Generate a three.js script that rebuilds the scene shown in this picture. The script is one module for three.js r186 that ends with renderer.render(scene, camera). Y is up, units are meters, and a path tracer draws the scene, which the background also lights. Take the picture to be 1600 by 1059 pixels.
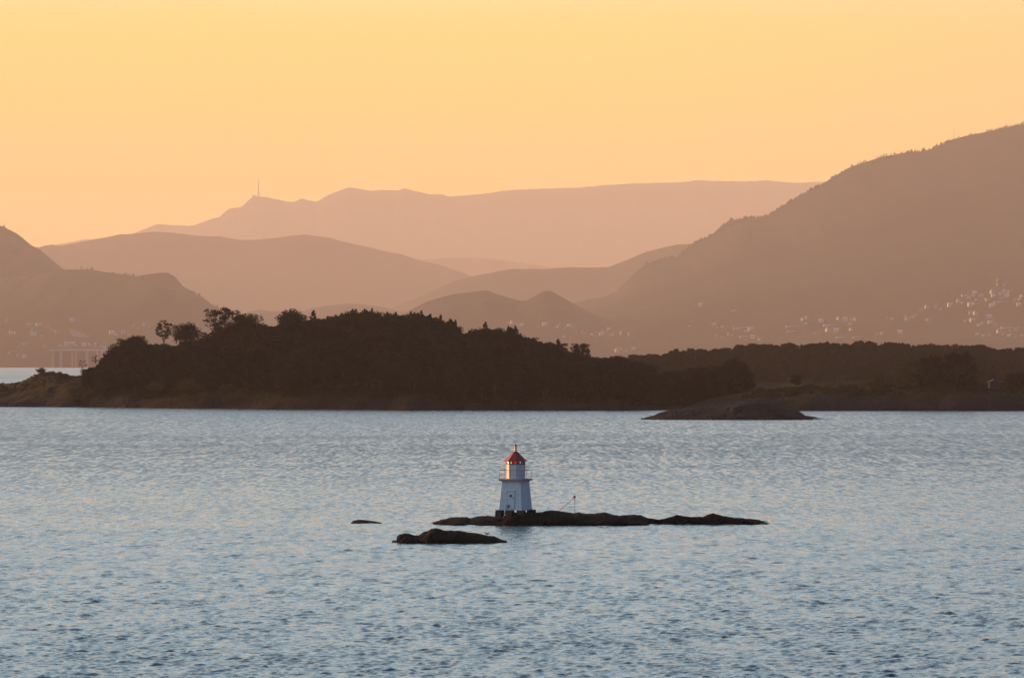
import * as THREE from 'three';
import { mergeGeometries, toCreasedNormals } from 'three/addons/utils/BufferGeometryUtils.js';

// ------------------------------------------------------------------ camera, sky, sun, haze, exposure
const EYE = 19.9, F = 5880, HORIZON = 566;             // eye height in metres; lens in pixels of the 1600 px wide photograph
const scene = new THREE.Scene();
const renderer = new THREE.WebGLRenderer({ antialias: true });
renderer.setSize(1024, 677);
renderer.toneMapping = THREE.LinearToneMapping;
renderer.toneMappingExposure = 2.55;                     // exposed for the shaded water
renderer.shadowMap.enabled = true;
const camera = new THREE.PerspectiveCamera(2 * Math.atan(529.5 / F) * 180 / Math.PI, 1600 / 1059, 1, 120000);
camera.position.set(0, EYE, 0);
camera.rotation.x = Math.atan((HORIZON - 529.5) / F);

const SUN_AZ = 54 * Math.PI / 180, SUN_EL = 13.5 * Math.PI / 180;    // left of the view, low
const sunDir = new THREE.Vector3(-Math.sin(SUN_AZ) * Math.cos(SUN_EL), Math.sin(SUN_EL), -Math.cos(SUN_AZ) * Math.cos(SUN_EL));
const sun = new THREE.DirectionalLight(new THREE.Color().setRGB(1.0, 0.44, 0.14), 5);
sun.name = 'sun';
sun.position.set(0, 0, -461).addScaledVector(sunDir, 900);
sun.target.position.set(0, 0, -461);
sun.castShadow = true; sun.shadow.radius = 19;          // veiled by the haze
sun.shadow.mapSize.set(2048, 2048);
Object.assign(sun.shadow.camera, { left: -300, right: 300, top: 120, bottom: -120, near: 10, far: 2500 });
scene.add(sun, sun.target);

function stops(list, e) {
  if (e <= list[0][0]) return list[0].slice(1);
  for (let i = 1; i < list.length; i++) if (e <= list[i][0]) {
    const a = list[i - 1], b = list[i]; let t = (e - a[0]) / (b[0] - a[0]); t = t * t * (3 - 2 * t) * 0.5 + t * 0.5;
    return [1, 2, 3].map((k) => a[k] + (b[k] - a[k]) * t);
  }
  return list[list.length - 1].slice(1);
}
{ // a clear sky shortly after sunrise: gold low down, blue higher up, dimmer and cooler away from the sun
  const SUNWARD = [[0, 1.22, 0.72, 0.07], [2.5, 1.26, 0.76, 0.09], [5.3, 1.28, 0.83, 0.18], [6.4, 1.14, 1.16, 0.98], [7.6, 1.02, 1.38, 1.50], [16, 0.98, 1.41, 1.62], [28, 0.95, 1.34, 1.60], [45, 0.70, 1.02, 1.28], [90, 0.14, 0.23, 0.44]];
  const AWAY = [[0, 0.05, 0.20, 0.42], [5, 0.05, 0.21, 0.45], [12, 0.05, 0.21, 0.47], [25, 0.055, 0.20, 0.45], [50, 0.07, 0.18, 0.38], [90, 0.12, 0.20, 0.40]];
  const W = 1024, H = 512, px = new Float32Array(W * H * 4);
  for (let j = 0; j < H; j++) {
    const e = (j + 0.5) / H * 180 - 90, a = stops(SUNWARD, Math.max(e, 0)), b = stops(AWAY, Math.max(e, 0));
    for (let i = 0; i < W; i++) {
      const az = ((i + 0.5) / W - 0.5) * 2 * Math.PI, x = Math.cos(az), z = Math.sin(az);
      const c = x * -Math.sin(SUN_AZ) + z * -Math.cos(SUN_AZ), w = smooth(94, 53, Math.acos(Math.min(1, Math.max(-1, c))) * 180 / Math.PI), o = (j * W + i) * 4;
      for (let k = 0; k < 3; k++) px[o + k] = e < 0 ? [0.10, 0.13, 0.18][k] : b[k] + (a[k] - b[k]) * w, px[o + k] /= renderer.toneMappingExposure;
      px[o + 3] = 1;
    }
  }
  const sky = new THREE.DataTexture(px, W, H, THREE.RGBAFormat, THREE.FloatType);
  sky.mapping = THREE.EquirectangularReflectionMapping; sky.magFilter = THREE.LinearFilter; sky.needsUpdate = true;
  scene.background = sky; scene.environment = sky;
}
scene.fog = new THREE.FogExp2(new THREE.Color().setRGB(1.0, 0.94, 0.84), 2.45e-5);

// ------------------------------------------------------------------ helpers
function rng(seed) { let s = seed >>> 0; return () => { s = (s + 0x6D2B79F5) | 0; let t = Math.imul(s ^ (s >>> 15), 1 | s); t = (t + Math.imul(t ^ (t >>> 7), 61 | t)) ^ t; return ((t ^ (t >>> 14)) >>> 0) / 4294967296; }; }
const hash = (i, j, s) => { let h = Math.imul(i, 374761393) + Math.imul(j, 668265263) + Math.imul(s, 974634777); h = Math.imul(h ^ (h >>> 13), 1274126177); return ((h ^ (h >>> 16)) >>> 0) / 4294967296; };
function noise(x, y, s = 0) {
  const i = Math.floor(x), j = Math.floor(y), fx = x - i, fy = y - j, u = fx * fx * (3 - 2 * fx), v = fy * fy * (3 - 2 * fy);
  const a = hash(i, j, s), b = hash(i + 1, j, s), c = hash(i, j + 1, s), d = hash(i + 1, j + 1, s);
  return (a + (b - a) * u + (c - a) * v + (a - b - c + d) * u * v) * 2 - 1;
}
function fbm(x, y, s = 0, oct = 4) { let v = 0, a = 0.5; for (let k = 0; k < oct; k++) { v += a * noise(x, y, s + k * 17); x = x * 2.03 + 5.1; y = y * 2.03 + 1.7; a *= 0.5; } return v; }
function smooth(a, b, x) { const t = Math.min(1, Math.max(0, (x - a) / (b - a))); return t * t * (3 - 2 * t); }
const worldX = (u, d) => (u - 800) / F * d, worldY = (v, d) => EYE + (HORIZON - v) / F * d, pixelU = (x, d) => 800 + x / d * F;
function line(list, u) {                                // height of a skyline (list of [u, v]) at u
  if (u <= list[0][0]) return list[0][1];
  for (let i = 1; i < list.length; i++) if (u <= list[i][0]) { const a = list[i - 1], b = list[i]; return a[1] + (b[1] - a[1]) * (u - a[0]) / (b[0] - a[0]); }
  return list[list.length - 1][1];
}
const taken = new Map();
function numbered(name) { const n = taken.get(name) ?? 0; taken.set(name, n + 1); return n ? `${name}_${String(n).padStart(3, '0')}` : name; }
function add(o, name, data = {}, parent = scene) { o.name = parent === scene ? numbered(name) : name; o.userData = { ...data }; o.traverse((m) => { m.castShadow = m.receiveShadow = true; }); parent.add(o); return o; }
function mesh(name, geometry, material, parent, data) { return add(new THREE.Mesh(geometry, material), name, data, parent); }
function thing(name, label, category, [x, y, z], turn = 0, group) {
  const g = add(new THREE.Group(), name, { label, category, ...(group ? { group } : {}) });
  g.position.set(x, y, z); g.rotation.y = turn; return g;
}
function box(w, h, d, x = 0, y = 0, z = 0, ry = 0) { const g = new THREE.BoxGeometry(w, h, d); if (ry) g.rotateY(ry); g.translate(x, y, z); return g; }
function rod(a, b, r0, r1 = r0, n = 6) {
  const p = new THREE.Vector3(...a), q = new THREE.Vector3(...b), dir = q.clone().sub(p), g = new THREE.CylinderGeometry(r1, r0, dir.length(), n);
  g.applyQuaternion(new THREE.Quaternion().setFromUnitVectors(new THREE.Vector3(0, 1, 0), dir.normalize())); g.translate(...p.add(q).multiplyScalar(0.5).toArray()); return g;
}
const col = (r, g, b) => new THREE.Color().setRGB(r, g, b);
const std = (c, roughness = 0.9, more = {}) => new THREE.MeshStandardMaterial({ color: c, roughness, ...more });
function dataTexture(n, f, srgb = false) {              // f(i, j) -> [r, g, b] in 0..1
  const a = new Uint8Array(n * n * 4);
  for (let j = 0; j < n; j++) for (let i = 0; i < n; i++) { const c = f(i, j), o = (j * n + i) * 4; a[o] = c[0] * 255; a[o + 1] = c[1] * 255; a[o + 2] = c[2] * 255; a[o + 3] = 255; }
  const t = new THREE.DataTexture(a, n, n); t.wrapS = t.wrapT = THREE.RepeatWrapping; t.magFilter = THREE.LinearFilter; t.needsUpdate = true;
  if (srgb) t.colorSpace = THREE.SRGBColorSpace; return t;
}
function tileNoise(x, y, n, s) {                        // tileable value noise, period n
  const i = Math.floor(x), j = Math.floor(y), fx = x - i, fy = y - j, u = fx * fx * (3 - 2 * fx), v = fy * fy * (3 - 2 * fy), m = (k) => ((k % n) + n) % n;
  const a = hash(m(i), m(j), s), b = hash(m(i + 1), m(j), s), c = hash(m(i), m(j + 1), s), d = hash(m(i + 1), m(j + 1), s);
  return a + (b - a) * u + (c - a) * v + (a - b - c + d) * u * v;
}
function grid(nu, nv, f, colorOf) {                     // f(i / nu, j / nv) -> [x, y, z]; normals follow the surface
  const pos = new Float32Array((nu + 1) * (nv + 1) * 3), uv = new Float32Array((nu + 1) * (nv + 1) * 2), idx = new Uint32Array(nu * nv * 6), colors = colorOf ? new Float32Array(pos.length) : null;
  let o = 0;
  for (let j = 0; j <= nv; j++) for (let i = 0; i <= nu; i++, o++) {
    const p = f(i / nu, j / nv); pos.set(p, o * 3); uv[o * 2] = p[0]; uv[o * 2 + 1] = -p[2];
    if (colorOf) colors.set(colorOf(p[0], p[1], p[2], i / nu, j / nv), o * 3);
  }
  o = 0;
  for (let j = 0; j < nv; j++) for (let i = 0; i < nu; i++) { const a = j * (nu + 1) + i, b = a + 1, c = a + nu + 1, d = c + 1; idx.set([a, b, d, a, d, c], o); o += 6; }
  const g = new THREE.BufferGeometry();
  g.setAttribute('position', new THREE.BufferAttribute(pos, 3)); g.setAttribute('uv', new THREE.BufferAttribute(uv, 2));
  if (colors) g.setAttribute('color', new THREE.BufferAttribute(colors, 3));
  g.setIndex(new THREE.BufferAttribute(idx, 1)); g.computeVertexNormals(); return g;
}

// ------------------------------------------------------------------ the sea
{
  const R = rng(11), waves = [];
  const N = 96;
  for (let k = 0; k < N; k++) {
    const l = 0.31 * Math.pow(12, Math.pow((k + R()) / N, 1.3)), dir = Math.PI / 2 + 0.25 + (R() + R() + R() - 1.5) * 1.15, kk = 2 * Math.PI / l;
    const slope = 0.046 * (l > 1.4 ? 0.34 : 1);
    waves.push({ l, kx: Math.cos(dir) * kk, kz: Math.sin(dir) * kk, cx: Math.cos(dir), cz: Math.sin(dir), a: slope / kk, p: R() * 6.283 });
  }
  const rows = []; let d = 215;
  while (d < 1750) { rows.push(d); d += 0.185 * Math.pow(d / 237, 1.5); }
  const NU = 680, NR = rows.length, pos = new Float32Array((NU + 1) * NR * 3);
  for (let j = 0; j < NR; j++) {
    const dd = rows[j], half = 0.165 * dd, dx = 2 * half / NU, dz = 0.185 * Math.pow(dd / 237, 1.5), cell = Math.max(dx, dz);
    const fade = waves.map((w) => w.a * smooth(1.6, 3.2, w.l / cell));
    const near = smooth(215, 228, dd);
    for (let i = 0; i <= NU; i++) {
      let x = -half + dx * i, z = -dd, X = x, Y = 0, Z = z;
      const gust = near * (Math.max(0.7, 1.05 + 0.14 * fbm(x / 46, z / 40, 5, 3) + 0.4 * noise(x / 0.9, z / 3.5, 8) + 0.35 * noise(x / 2.2, z / 11, 9))) * smooth(0, 0.04, i / NU) * smooth(0, 0.04, 1 - i / NU);
      for (let k = 0; k < N; k++) {
        const a = fade[k]; if (a === 0) continue;
        const w = waves[k], ph = w.kx * x + w.kz * z + w.p, s = Math.sin(ph), c = Math.cos(ph);
        Y += a * c; X -= 0.8 * a * w.cx * s; Z -= 0.8 * a * w.cz * s;
      }
      const o = (j * (NU + 1) + i) * 3;
      pos[o] = x + (X - x) * gust; pos[o + 1] = Y * gust; pos[o + 2] = z + (Z - z) * gust;
    }
  }
  const idx = new Uint32Array(NU * (NR - 1) * 6); let o = 0;
  for (let j = 0; j < NR - 1; j++) for (let i = 0; i < NU; i++) { const a = j * (NU + 1) + i, b = a + 1, c = a + NU + 1, e = c + 1; idx[o++] = a; idx[o++] = b; idx[o++] = e; idx[o++] = a; idx[o++] = e; idx[o++] = c; }
  const g = new THREE.BufferGeometry(); g.setAttribute('position', new THREE.BufferAttribute(pos, 3)); g.setIndex(new THREE.BufferAttribute(idx, 1)); g.computeVertexNormals();
  // the calm sheet round it, out to the horizon: strips that meet the edges of the wave field
  const xs = (dd) => 0.165 * dd, end = rows[NR - 1], P = [], I = [];
  const quad = (a, b, c, e) => { const n = P.length / 3; for (const q of [a, b, c, e]) P.push(q[0], 0, q[1]); I.push(n, n + 1, n + 2, n, n + 2, n + 3); };
  const FX = 9500, FZ = 59000, BZ = 300, s = rows[0];
  quad([-FX, BZ], [FX, BZ], [FX, -s], [-FX, -s]);
  quad([-FX, -s], [-xs(s), -s], [-xs(end), -end], [-FX, -end]);
  quad([xs(s), -s], [FX, -s], [FX, -end], [xs(end), -end]);
  for (let k = 0, z = end; k < 12; k++) { const z2 = end + (FZ - end) * Math.pow((k + 1) / 12, 2); quad([-FX, -z], [FX, -z], [FX, -z2], [-FX, -z2]); z = z2; }
  const flat = new THREE.BufferGeometry(); flat.setAttribute('position', new THREE.BufferAttribute(new Float32Array(P), 3)); flat.setIndex(I); flat.computeVertexNormals();
  const all = mergeGeometries([g, flat]), p = all.attributes.position, uv = new Float32Array(p.count * 2), uv1 = new Float32Array(p.count * 2);
  const TILE = 25.6;
  for (let i = 0; i < p.count; i++) { uv[i * 2] = p.getX(i) / TILE; uv[i * 2 + 1] = -p.getZ(i) / TILE; uv1[i * 2] = p.getX(i) / 400 + 0.5; uv1[i * 2 + 1] = Math.min(0.999, Math.max(0.001, -p.getZ(i) / 1800)); }
  all.setAttribute('uv', new THREE.BufferAttribute(uv, 2)); all.setAttribute('uv1', new THREE.BufferAttribute(uv1, 2));
  // fine ripples: a tile of 25.6 m
  const M = 1024, rp = [], Q = rng(23);
  for (let k = 0; k < 60; k++) { const l = 0.2 * Math.pow(6, Q()), dir = Math.PI / 2 + 0.25 + (Q() + Q() - 1) * 1.6, kx = Math.round(Math.cos(dir) * TILE / l), ky = Math.round(-Math.sin(dir) * TILE / l); rp.push([kx, ky, Q() * 6.283, 0.02 / Math.hypot(kx, ky)]); }
  const tab = new Float32Array(65536); for (let i = 0; i < 65536; i++) tab[i] = Math.sin(i / 65536 * 2 * Math.PI);
  const ripples = dataTexture(M, (i, j) => {
    let sx = 0, sy = 0;
    for (const [kx, ky, ph, a] of rp) { const t = (((kx * i + ky * j) * 64 + ph * 10430.378) | 0) & 65535, s = tab[t] * a; sx += s * kx; sy += s * ky; }
    const m = 0.4 + 1.2 * tileNoise(i / 64, j / 64, 16, 3), nx = -sx * m, ny = -sy * m, q = 1 / Math.sqrt(nx * nx + ny * ny + 1);
    return [nx * q * 0.5 + 0.5, ny * q * 0.5 + 0.5, q * 0.5 + 0.5];
  });
  const RN = 2048, rough = dataTexture(RN, (i, j) => {                // wind-ruffled and smoother patches
    const x = (i + 0.5) / RN * 400 - 200, dd = (j + 0.5) / RN * 1800, mid = smooth(240, 420, dd) * (1 - 0.6 * smooth(700, 1100, dd)), far = smooth(480, 800, dd), base = 0.17 + 0.20 * smooth(280, 900, dd);
    const n = mid * 1.4 * noise(x / 0.5, dd / 3.0, 30) + far * (1.1 * noise(x / 0.65, dd / 7, 31) + 0.6 * noise(x / 1.3, dd / 10, 32)) + 0.6 * fbm(x / 260, dd / 36, 34, 3);
    const r = Math.min(0.75, Math.max(0.12, base * (1.04 + 0.38 * n))); return [r, r, r];
  });
  rough.wrapS = rough.wrapT = THREE.RepeatWrapping; rough.channel = 1;
  const water = new THREE.MeshPhysicalMaterial({ color: col(0.030, 0.066, 0.095), roughness: 1, ior: 1.333, roughnessMap: rough, normalMap: ripples, normalScale: new THREE.Vector2(1, 1) });
  mesh('water', all, water, scene, { kind: 'structure', label: 'rippled blue grey sea from the foreground to the far shore' });
}

// ------------------------------------------------------------------ hills and mountains behind the sound
const hillGround = new THREE.MeshPhysicalMaterial({ color: col(1, 1, 1), roughness: 1, vertexColors: true, specularIntensity: 0.03 });
const grounds = [];
function hill(label, skyline, dCrest, dFront, dBack, { rise = 1.3, rough = 30, nu = 360, nv = 60, seed = 1, crest = 4, tone = [0.012, 0.012, 0.014] } = {}) {
  const u0 = skyline[0][0], u1 = skyline[skyline.length - 1][0], x0 = worldX(u0, dCrest), x1 = worldX(u1, dCrest), cell = (x1 - x0) / nu;
  const even = []; for (let k = 0; k <= 200; k++) { const u = u0 + (u1 - u0) * k / 200; let a = 0, w = 0; for (let q = -12; q <= 12; q++) { const g = Math.exp(-q * q / 50); a += g * line(skyline, u + q * 16); w += g; } even.push([u, a / w]); }
  const height = (x, z) => {
    const dd = -z, wind = dd < dCrest ? (dCrest - dd) * 0.12 * fbm(x / 2200 + 3, z / 2200, seed + 70, 3) : 0, u = pixelU(x + wind, dCrest), near = smooth(0.4, 1.0, (dd - dFront) / (dCrest - dFront));
    const v = near > 0 ? line(skyline, u) * near + (line(even, u) + 6) * (1 - near) : line(even, u) + 6, H = worldY(v, dCrest) + crest * fbm(x / 90, 3.3, seed, 3) * near;
    if (dd <= dCrest) {
      const t = Math.max(0, (dd - dFront) / (dCrest - dFront)), s = Math.pow(t, rise);
      const h = -3 + (H + 3) * s + rough * 1.3 * Math.min(1, Math.max(0.12, H / 1000)) * fbm(x / 900 + 7, z / 900, seed + 40, 5) * 4 * t * (1 - t) * (1 - 0.6 * t);
      const top = worldY(Math.max(line(even, pixelU(x, dd)) + 10 * (1 - near), line(skyline, pixelU(x, dd))), dd) - 0.02 * (dCrest - dd) * Math.min(1, t * 3), k = 18 * (1 - near) + 1;   // spurs stay below the ridge behind them
      return top - h > 4 * k ? h : top - k * Math.log1p(Math.exp((top - h) / k));
    }
    const t = (dd - dCrest) / (dBack - dCrest); return H - (H + 3) * smooth(0, 1, t);
  };
  const front = 0.72, g = grid(nu, nv, (a, b) => {
    const x = x0 + (x1 - x0) * a, z = b < front ? -(dFront + (dCrest - dFront) * b / front) : -(dCrest + (dBack - dCrest) * (b - front) / (1 - front));
    return [x, height(x, z), z];
  }, (x, y, z) => { const n = 1 + 0.55 * fbm(x / 260, z / 260, seed + 5, 4) + 0.4 * fbm(x / 1100, z / 1100, seed + 9, 3); return tone.map((c) => Math.max(0.01, c * n)); });
  mesh('hill', g, hillGround, scene, { kind: 'structure', label });
  const h = { height, dFront, dCrest, x0, x1, cell }; grounds.push(h); return h;
}
const FAR_RIDGE = [[-360, 420], [-100, 400], [60, 387], [100, 379], [130, 374], [165, 371], [200, 367], [225, 357], [240, 351], [247, 349.5], [262, 351], [300, 352], [318, 346], [328, 341.5], [341, 339.5], [352, 329], [358, 325], [376, 323], [388, 311.5], [396, 305], [404, 307], [415, 306.5], [427, 310], [446, 314], [460, 315], [466, 311], [471, 308.5], [480, 312], [494, 315], [512, 304.5], [525, 298.5], [545, 292], [565, 295], [580, 297], [600, 296], [623, 297], [630, 293.5], [645, 297], [670, 303], [692, 303], [700, 306], [730, 305], [760, 301], [800, 296], [850, 294], [900, 293], [950, 288], [1000, 285.5], [1060, 284], [1090, 281], [1110, 282], [1170, 282.5], [1200, 281], [1245, 285], [1280, 283], [1330, 284], [1600, 300], [1960, 380]];
const MIDDLE_RIDGE = [[-600, 470], [-100, 430], [0, 400], [50, 386], [65, 384], [80, 382], [90, 384], [110, 380], [130, 376], [150, 372], [185, 366], [225, 363], [240, 362], [270, 364], [300, 367], [340, 368], [375, 374.5], [405, 373], [440, 370], [460, 366], [475, 365], [505, 369], [530, 375], [560, 382], [600, 391], [630, 398], [650, 404], [690, 414], [740, 432], [800, 455], [900, 490], [1000, 520]];
const PALE_RIDGE = [[500, 470], [600, 420], [655, 404], [700, 402], [748, 401], [780, 404], [800, 408], [857, 415], [900, 419], [960, 424], [1100, 440], [1300, 480]];
const INNER_RIDGE = [[560, 500], [640, 470], [680, 452], [714, 437], [754, 428], [801, 420], [854, 420], [889, 417], [920, 418], [951, 417], [985, 404], [1010, 393], [1035, 387], [1057, 382], [1082, 381], [1120, 372], [1200, 370], [1400, 420], [1700, 500]];
const LEFT_PEAK = [[-700, 480], [-300, 410], [-120, 352], [-40, 347], [0, 352], [9, 357], [22.5, 364], [34, 373], [45, 382], [54, 386], [67.5, 396], [79, 406], [94.5, 419], [120, 440], [160, 470], [220, 520], [300, 560]];
const LEFT_SPUR = [[-700, 480], [-300, 430], [-60, 425], [0, 432], [60, 428], [94, 420], [112, 420.5], [135, 419], [157, 423], [191, 428], [207, 431], [225, 428], [254, 425], [270, 430], [283.5, 446], [304, 457], [326, 473], [344, 484], [365, 494], [420, 516], [520, 545], [640, 569]];
const LOW_RIDGE = [[340, 510], [375, 487], [400, 480], [430, 484], [470, 485], [500, 475], [540, 470], [570, 472], [600, 476], [650, 490], [760, 520]];
const RIGHT_PEAK = [[640, 566], [760, 530], [860, 490], [895, 474], [920, 467], [945, 464], [964, 454], [986, 432], [1007, 414], [1022, 407], [1037, 404], [1060, 401], [1075, 386], [1090, 377], [1112, 367], [1129, 352], [1142, 344], [1165, 340], [1184, 339], [1199, 339], [1210, 330], [1225, 321], [1240, 311], [1262, 300], [1289, 285], [1307, 273], [1330, 260], [1356, 251], [1382, 243], [1412, 238], [1456, 234], [1476, 223], [1491, 215.6], [1536, 206], [1562, 200.6], [1600, 193], [1700, 178], [1900, 170], [2300, 260]];
const CONE_HILLS = [[540, 566], [610, 502], [645, 481], [667, 470], [698, 461], [723, 457], [742, 454], [761, 453], [776, 459], [795, 464], [814, 469], [823, 469], [832, 464], [851, 454], [861, 454], [876, 462], [892, 471], [915, 484], [960, 506], [1060, 548], [1120, 566]];
hill('palest and farthest mountain ridge below the golden sky, carrying the tall mast', FAR_RIDGE, 54000, 45500, 58000, { rise: 1.1, seed: 3, rough: 60, crest: 12, nu: 420, nv: 40 });
hill('faint pale ridge low in the gap between the hills', PALE_RIDGE, 43000, 40000, 45000, { seed: 5, nu: 160, nv: 30 });
hill('long rounded wooded hill in the haze left of centre', MIDDLE_RIDGE, 33500, 28800, 37000, { rise: 1.05, seed: 7, rough: 60, nu: 360, nv: 40, crest: 10 });
hill('hazy inner ridge that rises behind the big right mountain', INNER_RIDGE, 27000, 24000, 29500, { seed: 9, rough: 40, nu: 240, nv: 36 });
hill('very low hazy hills behind the wooded island', LOW_RIDGE, 23500, 22000, 25000, { seed: 13, rough: 20, nu: 120, nv: 24 });
const leftPeak = hill('steep wooded hill that leaves the picture at the left edge', LEFT_PEAK, 21000, 16200, 24000, { rise: 1.05, seed: 15, rough: 40, nu: 240, nv: 44 });
const leftSpur = hill('low wooded spur with houses in front of the steep left hill', LEFT_SPUR, 18400, 14000, 20500, { seed: 17, rough: 7, rise: 1.0, nu: 320, nv: 48 });
const rightPeak = hill('big broad wooded mountain at the right above the houses', RIGHT_PEAK, 20800, 13700, 24500, { seed: 19, rough: 5, rise: 1.0, nu: 420, nv: 80 });
const coneHills = hill('two low rounded hills in the haze behind the right half of the island', CONE_HILLS, 17600, 14200, 19500, { seed: 23, rough: 3, rise: 1.0, nu: 220, nv: 44 });
function hit(u, v, list) {                             // where the line of sight through (u, v) meets the ground
  const dx = (u - 800) / F, dy = (HORIZON - v) / F;
  for (let d = 13600; d < 21800; d += 15) for (const h of list) { const x = dx * d; if (x > h.x0 && x < h.x1 && d < h.dCrest && EYE + dy * d <= h.height(x, -d)) return [x, h.height(x, -d), -d]; }
  return null;
}
// conifers on the near hills: nobody could count them
function instanced(name, geometry, material, list, data) {
  const m = new THREE.InstancedMesh(geometry, material, list.length), q = new THREE.Quaternion(), up = new THREE.Vector3(0, 1, 0), M = new THREE.Matrix4();
  list.forEach(([x, y, z, s, sy, a, tint], i) => { M.compose(new THREE.Vector3(x, y, z), q.setFromAxisAngle(up, a), new THREE.Vector3(s, sy, s)); m.setMatrixAt(i, M); if (tint) m.setColorAt(i, tint); });
  m.instanceMatrix.needsUpdate = true; return add(m, name, data);
}
{
  const R = rng(71), parts = [];
  for (let k = 0; k < 4; k++) { const c = new THREE.ConeGeometry(0.30 - k * 0.055, 0.42, 6, 1, true); c.rotateY(k); c.translate(0, 0.28 + k * 0.19, 0); parts.push(c); }
  const conifer = mergeGeometries(parts), dark = new THREE.MeshPhysicalMaterial({ color: col(0.010, 0.010, 0.011), roughness: 1, specularIntensity: 0.03 });
  for (const [h, label, n] of [[leftPeak, 'ragged fringe of trees along the crest of the steep left hill', 500], [leftSpur, 'ragged fringe of trees along the crest of the low left spur', 700], [rightPeak, 'ragged fringe of trees along the crest of the big right mountain', 1900]]) {
    const list = [];
    for (let k = 0; k < n; k++) {
      const x = h.x0 + (h.x1 - h.x0) * R(), d = h.dCrest - 70 + 90 * R(), y = h.height(x, -d), s = 9 + 13 * R() * R();
      if (y < 60 || noise(x / 70, 1.5, 9) < -0.3 || (h === rightPeak && pixelU(x, d) < 1000)) continue;
      list.push([x, y - 2, -d, s * (1.1 + 0.5 * R()), s, R() * 6.3]);
    }
    instanced('hillside_forest', conifer, dark, list, { kind: 'stuff', label });
  }
}

// ------------------------------------------------------------------ rock, ground and trees of the islands
const rockBump = (() => { const t = dataTexture(256, (i, j) => { let v = 0, a = 0.5; for (let k = 0, n = 8; k < 5; k++, n *= 2) { v += a * Math.abs(2 * tileNoise(i / 256 * n, j / 256 * n, n, k) - 1); a *= 0.55; } return [1 - v, 1 - v, 1 - v]; }); return t; })();
function rockMaterial(size, height, roughness = 0.85) { const t = rockBump.clone(); t.repeat.set(1 / size, 1 / size); t.needsUpdate = true; return new THREE.MeshPhysicalMaterial({ color: col(1, 1, 1), roughness, vertexColors: true, bumpMap: t, bumpScale: height, specularIntensity: 0.03 }); }
// a rock or an island: crest line from the skyline at depth dCrest, a front foot line and a back foot
function land({ skyline, dCrest, front, back, nu, nv, round = 0.55, bumps, size, seed, colorOf, material, name, data, lift = 0 }) {
  const u0 = skyline[0][0], u1 = skyline[skyline.length - 1][0], x0 = worldX(u0, dCrest), x1 = worldX(u1, dCrest);
  const height = (x, z) => {
    const u = pixelU(x, dCrest), H = worldY(line(skyline, u), dCrest) - lift, dF = front(u), dB = back(u), d = -z;
    const t = d < dCrest ? (d - dF) / (dCrest - dF) : (dB - d) / (dB - dCrest), s = t <= 0 ? t * 0.8 : Math.pow(Math.min(t, 1), round);
    const n = fbm(x / size, z / size, seed, 5), edge = Math.min(1, Math.max(0.15, 1 - Math.abs(1 - t) * 0.2));
    return (H + 0.15) * s - 0.15 + bumps * n * (t < 0 ? 0.3 : 1 - 0.72 * smooth(0.55, 1, t)) * edge;
  };
  const g = grid(nu, nv, (a, b) => { const x = x0 + (x1 - x0) * a, u = pixelU(x, dCrest), dF = front(u), dB = back(u), m = 0.12 * (dCrest - dF) + 0.2, d = b < 0.62 ? (dF - m) + (dCrest - dF + m) * b / 0.62 : dCrest + (dB - dCrest + m) * (b - 0.62) / 0.38; return [x, height(x, -d), -d]; }, colorOf);
  mesh(name, g, material, scene, data);
  return { height, x0, x1 };
}
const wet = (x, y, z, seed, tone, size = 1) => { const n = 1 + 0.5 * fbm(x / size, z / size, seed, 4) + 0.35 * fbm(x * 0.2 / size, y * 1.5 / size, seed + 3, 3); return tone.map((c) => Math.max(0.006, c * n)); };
// the skerries
const nearRock = rockMaterial(2.4, 0.10, 0.8);
const SKERRY = [[668, 820.5], [678, 819], [690, 815], [700, 812], [715, 809.5], [728, 808.5], [735, 809.8], [745, 807], [752, 805.8], [760, 806.4], [772, 807.5], [786, 806.5], [793, 802.5], [800, 800.5], [808, 799.5], [818, 799.5], [828, 800], [836, 800], [848, 799], [853, 797.2], [862, 797], [872, 798], [885, 800], [897, 802.5], [903, 801], [910, 802.8], [920, 804], [930, 802.5], [938, 800.3], [945, 799.6], [955, 803], [968, 805.2], [985, 804], [1000, 804.5], [1012, 809], [1030, 811], [1040, 810.5], [1052, 808], [1058, 804.8], [1066, 805.5], [1080, 807], [1100, 807], [1107, 803.5], [1114, 802], [1125, 805], [1135, 808.5], [1148, 809.5], [1160, 809], [1180, 814], [1197, 818], [1206, 819.6]];
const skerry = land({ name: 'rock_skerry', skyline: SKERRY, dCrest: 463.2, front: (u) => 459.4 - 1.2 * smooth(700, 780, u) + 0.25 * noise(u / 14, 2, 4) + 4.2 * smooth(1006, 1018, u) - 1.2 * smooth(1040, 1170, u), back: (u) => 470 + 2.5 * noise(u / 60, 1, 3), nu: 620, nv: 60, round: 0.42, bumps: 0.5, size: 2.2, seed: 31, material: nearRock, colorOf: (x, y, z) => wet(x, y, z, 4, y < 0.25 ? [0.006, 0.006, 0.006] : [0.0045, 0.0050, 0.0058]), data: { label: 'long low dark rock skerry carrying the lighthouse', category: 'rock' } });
const ROCK_LEFT = [[612, 847.5], [619, 846], [620, 838], [624, 835], [632, 833.5], [640, 834], [648, 836.5], [655, 836], [662, 831], [668, 830], [673, 826.3], [680, 825], [686, 825.8], [694, 828.8], [704, 828.3], [720, 829.5], [732, 832], [745, 833], [757, 835.5], [770, 840], [779, 844], [787, 847], [792, 848.2]];
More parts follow.
